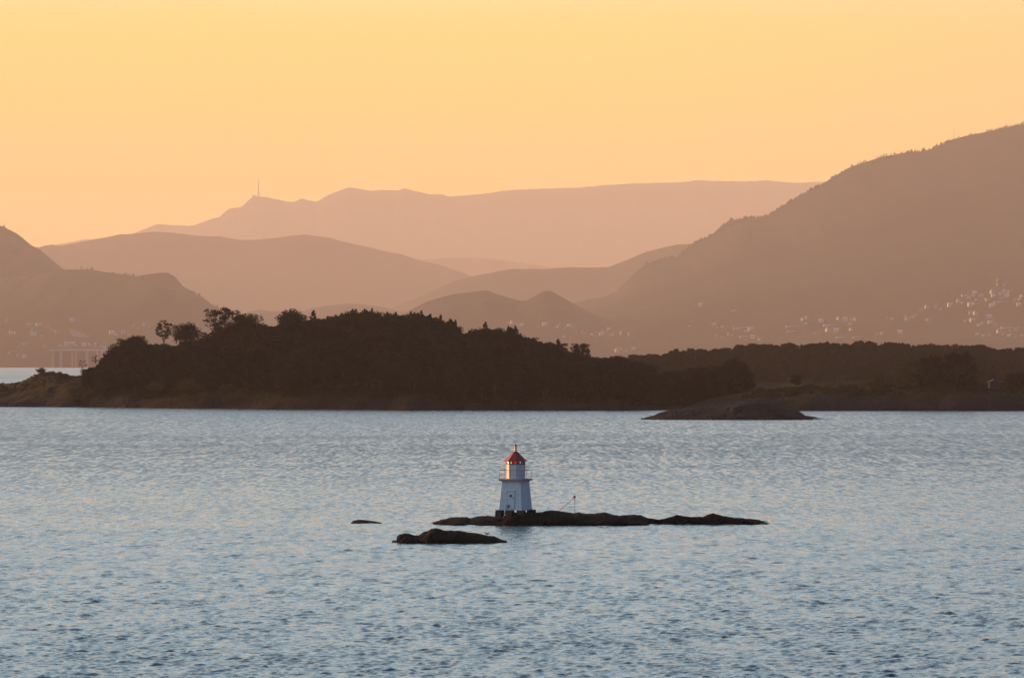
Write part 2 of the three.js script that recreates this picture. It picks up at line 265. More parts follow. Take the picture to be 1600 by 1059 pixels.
const rockLeft = land({ name: 'rock_skerry', skyline: ROCK_LEFT, dCrest: 416, front: (u) => 412.8 + 0.3 * noise(u / 12, 4, 8) + 1.2 * smooth(770, 790, u), back: () => 421, nu: 240, nv: 44, round: 0.5, bumps: 0.5, size: 1.8, seed: 37, material: nearRock, colorOf: (x, y, z) => wet(x, y, z, 14, y < 0.2 ? [0.006, 0.006, 0.006] : [0.0045, 0.0050, 0.0058]), data: { label: 'humped dark rock in the water in front of the lighthouse, left of it', category: 'rock' } });
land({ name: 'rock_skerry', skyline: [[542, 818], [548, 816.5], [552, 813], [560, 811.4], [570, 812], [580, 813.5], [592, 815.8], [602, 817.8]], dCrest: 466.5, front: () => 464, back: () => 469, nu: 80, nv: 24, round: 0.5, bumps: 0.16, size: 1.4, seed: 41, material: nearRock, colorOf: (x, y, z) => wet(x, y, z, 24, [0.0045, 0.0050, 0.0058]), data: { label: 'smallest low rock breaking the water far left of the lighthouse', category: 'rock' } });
const farRock = rockMaterial(16, 0.9, 0.9);
land({ name: 'rock_skerry', skyline: [[1000, 657.5], [1005, 656], [1015, 651], [1030, 645], [1045, 641], [1060, 639.6], [1085, 637], [1100, 636], [1120, 631], [1140, 629], [1165, 627], [1180, 628], [1200, 630], [1225, 637], [1245, 641], [1260, 650], [1275, 655], [1292, 657.2]], dCrest: 1322, front: () => 1300, back: () => 1345, nu: 220, nv: 50, round: 0.55, bumps: 2.2, size: 9, seed: 43, material: farRock, colorOf: (x, y, z) => wet(x, y, z, 34, y < 0.9 ? [0.012, 0.012, 0.012] : [0.0095, 0.0102, 0.012], 4), data: { label: 'bare grey rock islet lying before the shore right of the wooded island', category: 'rock' } });

// the wooded island
const CANOPY = [[100, 600], [122, 588], [132, 577], [150, 571], [160, 560], [175, 545], [190, 536], [205, 529], [222, 526], [232, 537], [245, 535], [300, 530], [320, 523], [332, 518], [345, 508], [362, 505], [405, 502], [432, 502], [470, 496], [500, 492], [530, 488], [573, 485], [620, 487], [662, 490], [690, 496], [705, 503], [720, 514], [735, 513], [760, 507], [800, 513], [820, 521], [850, 531], [885, 542], [905, 548], [930, 556], [960, 557], [990, 557], [1010, 564], [1030, 578], [1050, 576], [1090, 571], [1120, 570], [1145, 563], [1160, 568], [1168, 590], [1172, 606]];
const ISLAND = [[-420, 634], [-250, 622], [-120, 606], [0, 600], [30, 597], [40, 592], [60, 584], [75, 581.5], [95, 582.5], [105, 588], [115, 588.5], [125, 586], [150, 585], [175, 578], [205, 566], [260, 558], [330, 551], [400, 542], [500, 533], [573, 528], [662, 532], [735, 548], [800, 553], [850, 567], [905, 583], [960, 597], [1030, 606], [1100, 610], [1160, 612], [1200, 622], [1260, 634]];
const islandFront = (u) => 1690 - 130 * smooth(-100, 700, u) + 4 * noise(u / 25, 3, 5) + 6 * noise(u / 90, 1, 6);
const ground = rockMaterial(20, 0.8, 0.95);
const island = land({ name: 'island_ground', skyline: ISLAND, dCrest: 1740, front: islandFront, back: (u) => 1900 + 30 * noise(u / 100, 2, 3), nu: 520, nv: 70, round: 0.7, bumps: 5, size: 22, seed: 51, lift: 0, material: ground,
  colorOf: (x, y, z) => { const g = smooth(2.6, 5.2, y - 3.5 * smooth(-235, -255, x) + 2.4 * fbm(x / 14, z / 14, 61, 3)), r = wet(x, y, z, 44, y < 0.9 ? [0.012, 0.011, 0.011] : [0.009, 0.0092, 0.0108], 7), v = wet(x, y, z, 54, [0.015, 0.0125, 0.006], 9); return r.map((c, k) => c + (v[k] - c) * g); },
  data: { kind: 'structure', label: 'rocky shore and ground of the wooded island' } });
// the shore to the right of it
const SHORE = [[1060, 640], [1110, 622], [1150, 615], [1180, 611], [1200, 610], [1240, 608], [1265, 603], [1300, 606], [1330, 605], [1360, 602], [1400, 598], [1450, 594], [1500, 594], [1540, 601], [1570, 603], [1600, 604], [1700, 600], [1900, 610], [2050, 640]];
const shore = land({ name: 'shore_ground', skyline: SHORE, dCrest: 1580, front: (u) => 1539 + 3 * noise(u / 25, 3, 15) - 4 * smooth(1300, 1600, u), back: () => 1680, nu: 340, nv: 60, round: 0.6, bumps: 3.2, size: 18, seed: 57, material: ground,
  colorOf: (x, y, z) => { const g = smooth(3.6, 6.2, y + 2.4 * fbm(x / 12, z / 12, 63, 3)), r = wet(x, y, z, 64, y < 0.8 ? [0.012, 0.011, 0.011] : [0.009, 0.0092, 0.011], 7), v = wet(x, y, z, 74, [0.014, 0.012, 0.006], 9); return r.map((c, k) => c + (v[k] - c) * g); },
  data: { kind: 'structure', label: 'low rocky shore at the right below the bushes' } });
// the wooded ridge farther back
const BACK_CANOPY = [[880, 562], [930, 554], [985, 551], [1000, 548], [1030, 546], [1050, 543], [1075, 539], [1100, 542], [1130, 539], [1160, 536], [1200, 531.5], [1270, 531], [1330, 530.5], [1420, 531], [1480, 532], [1540, 535], [1570, 538], [1600, 541], [1700, 540], [1900, 560]];
const BACK = BACK_CANOPY.map(([u, v]) => [u, Math.min(v + 20, 572)]);
const backGround = land({ name: 'ridge_ground', skyline: [[800, 596], ...BACK, [2000, 590]], dCrest: 2560, front: () => 2260, back: () => 2760, nu: 260, nv: 40, round: 0.75, bumps: 4, size: 40, seed: 67, material: ground, colorOf: (x, y, z) => wet(x, y, z, 84, [0.02, 0.018, 0.011], 14), data: { kind: 'structure', label: 'ground of the long wooded ridge behind the right shore' } });

// --- trees. A crown is made of tufts: small bent leaf faces spread through clumps that sit on limbs
const V = (x, y, z) => new THREE.Vector3(x, y, z);
function leaves(clumps, R, per, size) {
  const P = [], C = [], a = V(), b = V(), n = V();
  for (const [cx, cy, cz, rx, ry, tone] of clumps) for (let k = 0; k < per; k++) {
    const th = R() * 6.2832, ct = 2 * R() - 1, rr = Math.cbrt(0.12 + 0.88 * R()), st = Math.sqrt(1 - ct * ct);
    const x = cx + rx * rr * st * Math.cos(th), y = cy + ry * rr * ct, z = cz + rx * rr * st * Math.sin(th), s = size * (0.6 + 0.8 * R());
    n.set(R() - 0.5, R() - 0.5, R() - 0.5).normalize(); a.set(R() - 0.5, R() - 0.5, R() - 0.5).cross(n).normalize().multiplyScalar(s); b.copy(n).cross(a).multiplyScalar(0.55);
    const t = tone * (0.75 + 0.5 * R());
    P.push(x - a.x, y - a.y, z - a.z, x + b.x, y + b.y, z + b.z, x + a.x, y + a.y, z + a.z); for (let q = 0; q < 3; q++) C.push(t, t, t);
  }
  const g = new THREE.BufferGeometry(); g.setAttribute('position', new THREE.Float32BufferAttribute(P, 3)); g.setAttribute('color', new THREE.Float32BufferAttribute(C, 3)); g.computeVertexNormals(); return g;
}
function limb(pts, r0, r1, n = 5) { const out = []; for (let k = 0; k + 1 < pts.length; k++) { const f = (q) => r0 + (r1 - r0) * q / (pts.length - 1); out.push(rod(pts[k], pts[k + 1], f(k), f(k + 1), n)); } return out; }
// kinds: 'pine' layered flat plates on visible limbs, 'round' a full dome, 'oval' a tall open crown on a bare forked stem, 'spire' pointed, 'bare' thin twigs
function treeShape(kind, h, w, seed, density = 1) {
  const R = rng(seed), wood = [], cl = [];
  if (kind === 'pine') {
    const lean = (R() - 0.5) * 0.08 * h; wood.push(...limb([[0, -1, 0], [lean * 0.3, h * 0.35, 0], [lean * 0.7, h * 0.7, 0.1], [lean, h * 0.95, 0]], 0.020 * h, 0.004 * h));
    const n = Math.round(32 * density);
    for (let k = 0; k < n; k++) {
      const t = 0.28 + 0.70 * Math.pow((k + R()) / n, 0.85), th = k * 2.4 + R() * 1.2, reach = w * 0.5 * (0.35 + 0.65 * Math.sin(Math.PI * Math.min(1, 0.18 + 0.8 * (1 - t) + 0.15))) * (0.55 + 0.6 * R());
      const y = h * t, ex = lean * t + Math.cos(th) * reach, ez = Math.sin(th) * reach, ey = y + reach * 0.15;
      wood.push(rod([lean * t * 0.9, y - reach * 0.2, 0], [ex, ey, ez], 0.0065 * h, 0.002 * h, 4));
      cl.push([ex, ey + 0.15, ez, h * 0.10 * (0.7 + 0.6 * R()), h * 0.05 * (0.8 + 0.6 * R()), 0.8 + 0.4 * R()]);
      cl.push([lean * t + Math.cos(th) * reach * 0.6, ey + 0.1, Math.sin(th) * reach * 0.6, h * 0.075, h * 0.03, 0.8 + 0.4 * R()]);
    }
    cl.push([lean, h * 0.95, 0, h * 0.08, h * 0.05, 1]);
    return { crown: leaves(cl, R, 42, 0.028 * h + 0.12), trunk: mergeGeometries(wood) };
  }
  if (kind === 'round') {
    wood.push(...limb([[0, -1, 0], [0.1, h * 0.3, 0], [0, h * 0.6, 0.1]], 0.024 * h, 0.012 * h));
    const n = Math.round(72 * density);
    for (let k = 0; k < n; k++) {
      const th = k * 2.4 + R(), ct = 1 - 1.75 * (k + R()) / n, st = Math.sqrt(Math.max(0, 1 - ct * ct)), rr = Math.sqrt(0.12 + 0.88 * R()), bulge = 1 + 0.22 * Math.sin(th * 3 + seed);
      const x = w * 0.42 * rr * st * Math.cos(th) * bulge, z = w * 0.42 * rr * st * Math.sin(th) * bulge, y = h * 0.56 + h * 0.38 * ct * rr;
      if (k % 3 === 0) wood.push(rod([0, h * (0.25 + 0.25 * R()), 0], [x * 0.9, y, z * 0.9], 0.006 * h, 0.002 * h, 4));
      cl.push([x, y, z, w * 0.15 * (0.7 + 0.6 * R()), h * 0.085 * (0.7 + 0.6 * R()), 0.75 + 0.5 * R()]);
    }
    return { crown: leaves(cl, R, 50, 0.030 * h + 0.12), trunk: mergeGeometries(wood) };
  }
  if (kind === 'oval') {
    for (let s = 0; s < 4; s++) {
      const th = s * 1.57 + R(), r = w * 0.2 * (0.6 + R()); wood.push(...limb([[0, -1, 0], [0, h * 0.18, 0], [Math.cos(th) * r * 0.5, h * 0.5, Math.sin(th) * r * 0.5], [Math.cos(th) * r, h * 0.85, Math.sin(th) * r]], 0.013 * h, 0.004 * h));
    }
    const n = Math.round(34 * density);
    for (let k = 0; k < n; k++) { const th = k * 2.4 + R(), ct = 1 - 2 * (k + R()) / n, st = Math.sqrt(1 - ct * ct), rr = 0.7 + 0.35 * R(); cl.push([w * 0.42 * rr * st * Math.cos(th), h * 0.66 + h * 0.31 * ct * rr, w * 0.42 * rr * st * Math.sin(th), w * 0.10, h * 0.035, 0.8 + 0.4 * R()]); }
    return { crown: leaves(cl, R, 34, 0.022 * h + 0.12), trunk: mergeGeometries(wood) };
  }
  if (kind === 'spire') {
    wood.push(...limb([[0, -1, 0], [0, h * 0.5, 0], [0.05, h * 0.97, 0]], 0.018 * h, 0.004 * h));
    const n = Math.round(30 * density);
    for (let k = 0; k < n; k++) { const t = 0.15 + 0.83 * (k + R()) / n, th = k * 2.4 + R(), r = w * 0.42 * Math.pow(1 - t, 0.62) * (0.5 + 0.7 * R()) + 0.1; cl.push([Math.cos(th) * r, h * t, Math.sin(th) * r, w * 0.13 * (1.15 - t * 0.7), h * 0.035, 0.75 + 0.5 * R()]); }
    return { crown: leaves(cl, R, 44, 0.028 * h + 0.12), trunk: mergeGeometries(wood) };
  }
  if (kind === 'dense') {                               // full crown nearly to the ground with a ragged, spiky top
    wood.push(...limb([[0, -1, 0], [0, h * 0.5, 0], [0.05, h * 0.9, 0]], 0.02 * h, 0.005 * h));
    const n = Math.round(80 * density), tops = []; for (let k = 0; k < 7; k++) tops.push([R() * 6.28, w * 0.36 * Math.sqrt(R()), 0.86 + 0.14 * R()]);
    for (let k = 0; k < n; k++) { const t = 0.12 + 0.78 * (k + R()) / n, th = k * 2.4 + R(), r = w * 0.5 * Math.pow(Math.sin(Math.PI * Math.min(1, 0.30 + 0.66 * t)), 0.7) * Math.sqrt(0.1 + 0.9 * R()); cl.push([Math.cos(th) * r, h * t, Math.sin(th) * r, w * 0.13 * (0.7 + 0.6 * R()), h * 0.055 * (0.7 + 0.6 * R()), 0.7 + 0.6 * R()]); }
    for (const [a, q, t] of tops) for (let m = 0; m < 3; m++) cl.push([Math.cos(a) * q, h * (t - 0.05 * m), Math.sin(a) * q, w * (0.035 + 0.03 * m), h * 0.035, 1]);
    return { crown: leaves(cl, R, 34, 0.024 * h + 0.12), trunk: mergeGeometries(wood) };
  }
  // bare: a thin wind-bitten little tree with few leaves
  wood.push(...limb([[0, -0.6, 0], [0.05 * h, h * 0.35, 0], [-0.02 * h, h * 0.65, 0], [0.06 * h, h, 0]], 0.02 * h, 0.006 * h, 4));
  for (let k = 0; k < 9; k++) { const th = R() * 6.28, y = h * (0.3 + 0.6 * R()), r = w * 0.5 * (0.4 + 0.6 * R()); wood.push(rod([0, y, 0], [Math.cos(th) * r, y + r * 0.55, Math.sin(th) * r * 0.6], 0.010 * h, 0.004 * h, 4)); cl.push([Math.cos(th) * r, y + r * 0.55, Math.sin(th) * r * 0.6, w * 0.13, h * 0.06, 1]); }
  return { crown: leaves(cl, R, 16, 0.045 * h + 0.06), trunk: mergeGeometries(wood) };
}
const bark = std(col(0.022, 0.016, 0.013), 1);
const foliage = (r, g, b) => new THREE.MeshPhysicalMaterial({ color: col(r, g, b), roughness: 1, vertexColors: true, transmission: 0.12, thickness: 0, specularIntensity: 0.02 });
const leafDark = foliage(0.015, 0.016, 0.013), leafWarm = foliage(0.042, 0.034, 0.014), leafOlive = foliage(0.036, 0.034, 0.014), leafRust = foliage(0.055, 0.03, 0.016);
function plantTree(name, label, category, kind, u, vTop, vBase, width, d, seed, leaf, group, density = 1) {
  const x = worldX(u, d), y0 = worldY(vBase, d), h = worldY(vTop, d) - y0, w = width / F * d, s = treeShape(kind, h, w, seed, density);
  const t = thing(name, label, category, [x, y0, -d], 0, group);
  mesh('crown', s.crown, leaf, t); mesh('trunk', s.trunk, bark, t); return t;
}
// the mass of the wood: one object per growth form
{
  const R = rng(101), protos = [['dense', 12, 6.5, 201], ['dense', 12, 5.5, 202], ['round', 11, 7, 203], ['pine', 12, 6, 204], ['dense', 12, 7.5, 205], ['oval', 10.5, 6.5, 206]].map(([k, h, w, s]) => ({ h, ...treeShape(k, h, w, s) }));
  const lists = protos.map(() => []);
  const grow = (land, canopy, d0, d1, n, lo, hi, uMin, uMax, slack) => {
    for (let k = 0; k < n; k++) {
      const u = uMin + (uMax - uMin) * R(), wavy = hi > 10 ? 3.4 * (1 + 1.6 * noise(u / 11, 2.5, 77)) : 1 + noise(u / 6, 1, 78), d = d0(u) + (d1 - d0(u)) * R(), x = worldX(u, d), y = land.height(x, -d); if (y < 2.2) continue;
      const top = worldY(line(canopy, u) + wavy + slack * R() * R(), d), h = Math.min(top - y, lo + (hi - lo) * R()); if (h < lo * 0.55) continue;
      const q = Math.floor(R() * protos.length), s = h / protos[q].h, wide = Math.max(s, 0.55) * (0.85 + 0.4 * R()), t = 0.75 + 0.5 * R();
      lists[q].push([x, y - 0.4, -d, wide, s, R() * 6.3, col(t * (0.9 + 0.35 * R()), t, t * 0.95)]);
    }
  };
  grow(island, CANOPY, (u) => islandFront(u) + 12, 1790, 1700, 7, 17, 128, 1165, 6);
  grow(island, CANOPY, (u) => islandFront(u) + 9, 1680, 500, 3.5, 8, 150, 1150, 30);
  const nIsland = lists.map((l) => l.length);
  grow(backGround, BACK_CANOPY, () => 2300, 2600, 1900, 6, 11, 900, 1750, 3);
  protos.forEach((p, q) => {
    const split = [lists[q].slice(0, nIsland[q]), lists[q].slice(nIsland[q])];
    split.forEach((l, w) => { if (!l.length) return;
      instanced(w ? 'ridge_forest' : 'island_forest', p.crown, leafDark, l, { kind: 'stuff', label: w ? 'dense dark wood on the long ridge behind the right shore' : 'dense dark wood covering the island' });
      instanced(w ? 'ridge_forest_trunks' : 'island_forest_trunks', p.trunk, bark, l.map((a) => a.slice(0, 6)), { kind: 'stuff', label: w ? 'trunks of the wood on the long ridge' : 'trunks of the wood on the island' }); });
  });
}
// bushes along the shores, uncounted
{
  const R = rng(131), b1 = treeShape('round', 3, 4.2, 301, 0.7), b2 = treeShape('round', 2.6, 4.6, 302, 0.6), lists = [[], []];
  for (let k = 0; k < 520; k++) { const u = 118 + 1050 * Math.pow(R(), 1.2), d = islandFront(u) + 8 + 26 * R(), x = worldX(u, d), y = island.height(x, -d); if (y < 2.6) continue; const s = 0.45 + 0.8 * R() * R(); lists[k % 2].push([x, y - 1.3 * s, -d, s, s, R() * 6.3, col(0.7 + R() * 0.6, 0.7 + 0.4 * R(), 0.8)]); }
  lists.forEach((l, q) => instanced('shore_shrubs', [b1, b2][q].crown, [leafWarm, leafOlive][q], l, { kind: 'stuff', label: 'low brownish green shrubs along the shore of the wooded island' }));
  const right = [[], []];
  for (let k = 0; k < 420; k++) { const u = 1165 + 560 * R(), d = 1556 + 40 * R(), x = worldX(u, d), y = shore.height(x, -d); if (y < 5) continue; const s = 0.35 + 0.55 * R(); right[k % 2].push([x, y - 1.2 * s, -d, s, s, R() * 6.3, col(0.7 + R() * 0.6, 0.7 + 0.4 * R(), 0.8)]); }
  right.forEach((l, q) => instanced('shore_shrubs', [b1, b2][q].crown, [leafWarm, leafOlive][q], l, { kind: 'stuff', label: 'low shrubs and heather on the right shore' }));
  const tuft = [[], []];
  for (let k = 0; k < 260; k++) { const u = -60 + 190 * R(), d = 1712 + 36 * R(), x = worldX(u, d), y = island.height(x, -d); if (y < 6) continue; const s = 0.12 + 0.2 * R(); tuft[k % 2].push([x, y - 0.9 * s, -d, s * 1.6, s, R() * 6.3, col(0.9 + R() * 0.6, 0.8 + 0.4 * R(), 0.8)]); }
  tuft.forEach((l, q) => instanced('heather', [b1, b2][q].crown, [leafWarm, leafRust][q], l, { kind: 'stuff', label: 'brownish heather on the bare left tip of the island' }));
}
// trees one can tell apart on the island's skyline
const T = (...a) => plantTree(...a);
T('broadleaf_tree', 'slender open tree with a pale forked bare stem at the left of the skyline', 'tree', 'oval', 255.5, 500, 545, 29, 1722, 401, leafDark, undefined, 1.6);
T('broadleaf_tree', 'broad dark bushy tree just right of the slender forked tree', 'tree', 'round', 290, 502, 549, 50, 1724, 402, leafDark, undefined, 1.1);
T('pine_tree', 'tall open pine with see-through layered limbs left of the twin crown', 'tree', 'pine', 351, 486, 549, 54, 1722, 403, leafDark, undefined, 1.2);
T('pine_tree', 'dense dark pine standing against the right side of the open layered pine', 'tree', 'round', 386, 487, 536, 50, 1725, 404, leafDark, undefined, 1.2);
T('broadleaf_tree', 'large dome-shaped dark tree alone above the flat canopy', 'tree', 'round', 455, 482, 530, 50, 1724, 405, leafDark, undefined, 1.7);
T('pine_tree', 'small pointed pine top between the dome-shaped tree and the long wood', 'tree', 'spire', 489, 485, 532, 22, 1724, 406, leafDark);
T('broadleaf_tree', 'low rounded tree on the slope at the left end of the wood', 'tree', 'round', 212, 521, 562, 42, 1718, 407, leafDark, undefined, 1.1);
T('broadleaf_tree', 'lowest bushy tree farthest down the left slope of the wood', 'tree', 'round', 181, 536, 574, 34, 1714, 408, leafDark);
T('pine_tree', 'squat pine between the low bushy trees and the rounded tree on the left slope', 'tree', 'pine', 196, 531, 570, 26, 1716, 409, leafDark);
T('pine_tree', 'short spreading pine in the dip between the bushy tree and the layered pine', 'tree', 'pine', 326, 521, 552, 26, 1724, 410, leafDark);
T('pine_tree', 'first broad crown at the left end of the long level skyline', 'tree', 'dense', 545, 484, 534, 34, 1726, 411, leafDark);
T('pine_tree', 'highest jagged crown in the middle of the long level skyline', 'tree', 'dense', 574, 482, 534, 34, 1726, 412, leafDark, undefined, 1.2);
T('pine_tree', 'flat-topped crown right of the highest jagged crown', 'tree', 'dense', 609, 486, 536, 34, 1726, 413, leafDark);
T('pine_tree', 'wide rounded crown just left of the two pointed tops', 'tree', 'dense', 646, 486, 538, 42, 1726, 414, leafDark);
T('pine_tree', 'first of two pointed tops where the skyline starts to fall', 'tree', 'spire', 671, 490, 540, 18, 1726, 415, leafDark);
T('pine_tree', 'second of two pointed tops where the skyline starts to fall', 'tree', 'spire', 688, 492, 542, 14, 1726, 416, leafDark);
T('pine_tree', 'rounded tree at the edge of the notch in the falling skyline', 'tree', 'dense', 704, 499, 545, 26, 1726, 417, leafDark);
T('pine_tree', 'pointed pine right after the notch in the falling skyline', 'tree', 'spire', 758, 503, 552, 20, 1726, 418, leafDark);
T('pine_tree', 'short pine with a ragged top halfway down the falling skyline', 'tree', 'dense', 800, 510, 556, 30, 1724, 419, leafDark);
T('pine_tree', 'small pointed pine low on the falling skyline', 'tree', 'spire', 872, 530, 576, 18, 1722, 420, leafDark);
T('pine_tree', 'open pine with gaps of light at the low right end of the wood', 'tree', 'pine', 905, 539, 585, 26, 1720, 421, leafDark);
T('pine_tree', 'last pointed pine at the low right end of the wood', 'tree', 'spire', 919, 544, 588, 16, 1720, 422, leafDark);
T('broadleaf_tree', 'round dark tree at the right end of the island beside the pale gap', 'tree', 'round', 1145, 559, 612, 48, 1620, 423, leafDark, undefined, 1.3);
T('small_tree', 'tiny bare windswept tree where the left slope of the island begins', 'tree', 'bare', 128, 564, 582, 13, 1722, 424, leafDark);
T('small_tree', 'small thin tree on the left slope above the tiny windswept tree', 'tree', 'bare', 149, 556, 577, 15, 1720, 425, leafDark);
T('shrub', 'small spreading shrub on the bare knoll at the left tip of the island', 'shrub', 'round', 64, 574, 587, 19, 1737, 426, leafDark, undefined, 0.45);
for (const [u, vt, vb, w, d, s, lab] of [[292, 590, 622, 46, 1625, 430, 'largest round yellowish bush on the island shore below the slender tree'], [243, 595, 618, 30, 1640, 431, 'round yellowish bush left of the largest bush on the island shore'], [355, 599, 620, 34, 1612, 432, 'flat yellowish bush right of the largest bush on the island shore']]) T('bush', lab, 'bush', 'round', u, vt, vb, w, d, s, leafWarm);
// right shore
for (const [u, vt, vb, w, s, leaf] of [[1424, 561, 604, 40, 440, leafOlive]]) T('broadleaf_tree', 'left and lower part-crown of the big rounded clump on the right shore', 'tree', 'dense', u, vt, vb, w, 1572, s, leaf);
T('broadleaf_tree', 'middle crown of the big rounded clump on the right shore', 'tree', 'dense', 1456, 556, 606, 52, 1570, 441, leafDark, undefined, 1.2);
T('broadleaf_tree', 'tallest and rightmost crown of the big rounded clump on the right shore', 'tree', 'dense', 1498, 549, 610, 68, 1572, 442, leafDark, undefined, 1.5);
T('small_tree', 'small dark standing tree with a thin stem alone on the right shore', 'tree', 'round', 1244, 584, 608, 18, 1576, 443, leafDark, undefined, 0.7);
T('small_tree', 'small reddish thin tree right of the lone thin-stemmed tree', 'tree', 'bare', 1268, 585, 606, 20, 1576, 444, leafRust);
T('bush', 'yellowish bush between the reddish thin tree and the big rounded clump', 'bush', 'round', 1372, 583, 604, 24, 1574, 445, leafWarm, undefined, 0.7);
T('small_tree', 'narrow yellowish tree right of the big rounded clump', 'tree', 'spire', 1551, 565, 606, 22, 1582, 446, leafWarm, undefined, 0.9);
T('bush', 'dark round bush at the right edge of the picture on the right shore', 'bush', 'round', 1588, 580, 610, 40, 1574, 447, leafDark);
// a little hut with pale corner boards behind the bushes
{
  const d = 1568, t = thing('hut', 'tiny dark hut with pale edge boards beside the big rounded clump', 'hut', [worldX(1553, d), worldY(606.5, d), -d], 0.2);
  const w = 4, h = 2.6, k = std(col(0.05, 0.035, 0.03), 0.9), pale = std(col(0.08, 0.07, 0.065), 0.9);
  mesh('wall', box(w, h, 3, 0, h / 2, 0), k, t);
  for (const s of [-1, 1]) mesh('edge_board', box(0.16, h, 0.16, s * w / 2, h / 2, 1.5), pale, t);
  mesh('sill_board', box(w, 0.16, 0.1, 0, 0.1, 1.55), pale, t);
  const r = new THREE.Shape([new THREE.Vector2(-2.3, 0), new THREE.Vector2(0, 1.2), new THREE.Vector2(2.3, 0)]); const rg = new THREE.ExtrudeGeometry(r, { depth: 3.4, bevelEnabled: false }); rg.translate(0, h + 0.003, -1.7); mesh('roof', rg, std(col(0.04, 0.035, 0.033), 0.9), t);
}

// ------------------------------------------------------------------ houses on the far shore
const houseWhite = std(col(0.34, 0.34, 0.35), 1), houseCream = std(col(0.22, 0.2, 0.19), 1), roofDark = std(col(0.10, 0.08, 0.075), 0.8), roofGrey = std(col(0.3, 0.29, 0.29), 0.7), paneDark = std(col(0.05, 0.06, 0.07), 0.2);
function gable(w, h, d) { const s = new THREE.Shape([new THREE.Vector2(-w / 2 - 0.5, 0), new THREE.Vector2(0, h), new THREE.Vector2(w / 2 + 0.5, 0)]), g = new THREE.ExtrudeGeometry(s, { depth: d + 1, bevelEnabled: false }); g.translate(0, 0, -d / 2 - 0.5); return g; }
function houseProto(name, label, w, h, d, roofH, turned, wall, roof, windows) {
  const t = thing(name, label, 'house', [0, 0, 0]);
  mesh('wall', box(w, h + 8, d, 0, h / 2 - 4, 0), wall, t);
  const rg = gable(turned ? d : w, roofH, turned ? w : d); if (turned) rg.rotateY(Math.PI / 2); rg.translate(0, h + 0.01, 0); mesh('roof', rg, roof, t);
  for (let k = 0; k < windows; k++) mesh('window', box(w / windows * 0.45, 1.5, 0.2, (k + 0.5) / windows * w - w / 2, h * 0.55, d / 2 + 0.05), paneDark, t);
  return t;
}
const protoA = houseProto('house', '', 13, 9, 12, 6, false, houseWhite, roofDark, 2), protoB = houseProto('house', '', 18, 9, 11, 5, true, houseWhite, roofGrey, 3), protoC = houseProto('house', '', 13, 8, 11, 5, true, houseCream, roofDark, 2);
function slabProto(label) { const t = thing('apartment_building', label, 'building', [0, 0, 0]); mesh('wall', box(60, 9, 14, 0, -0.5, 0), houseWhite, t); mesh('roof', box(61, 1, 15, 0, 4.51, 0), roofGrey, t); for (let k = 0; k < 8; k++) mesh('window', box(5, 2, 0.2, -26 + k * 7.4, 1, 7.05), paneDark, t); return t; }
const slab = slabProto('');
for (const p of [protoA, protoB, protoC, slab]) { scene.remove(p); taken.set(p.name.replace(/_\d+$/, ''), 0); }
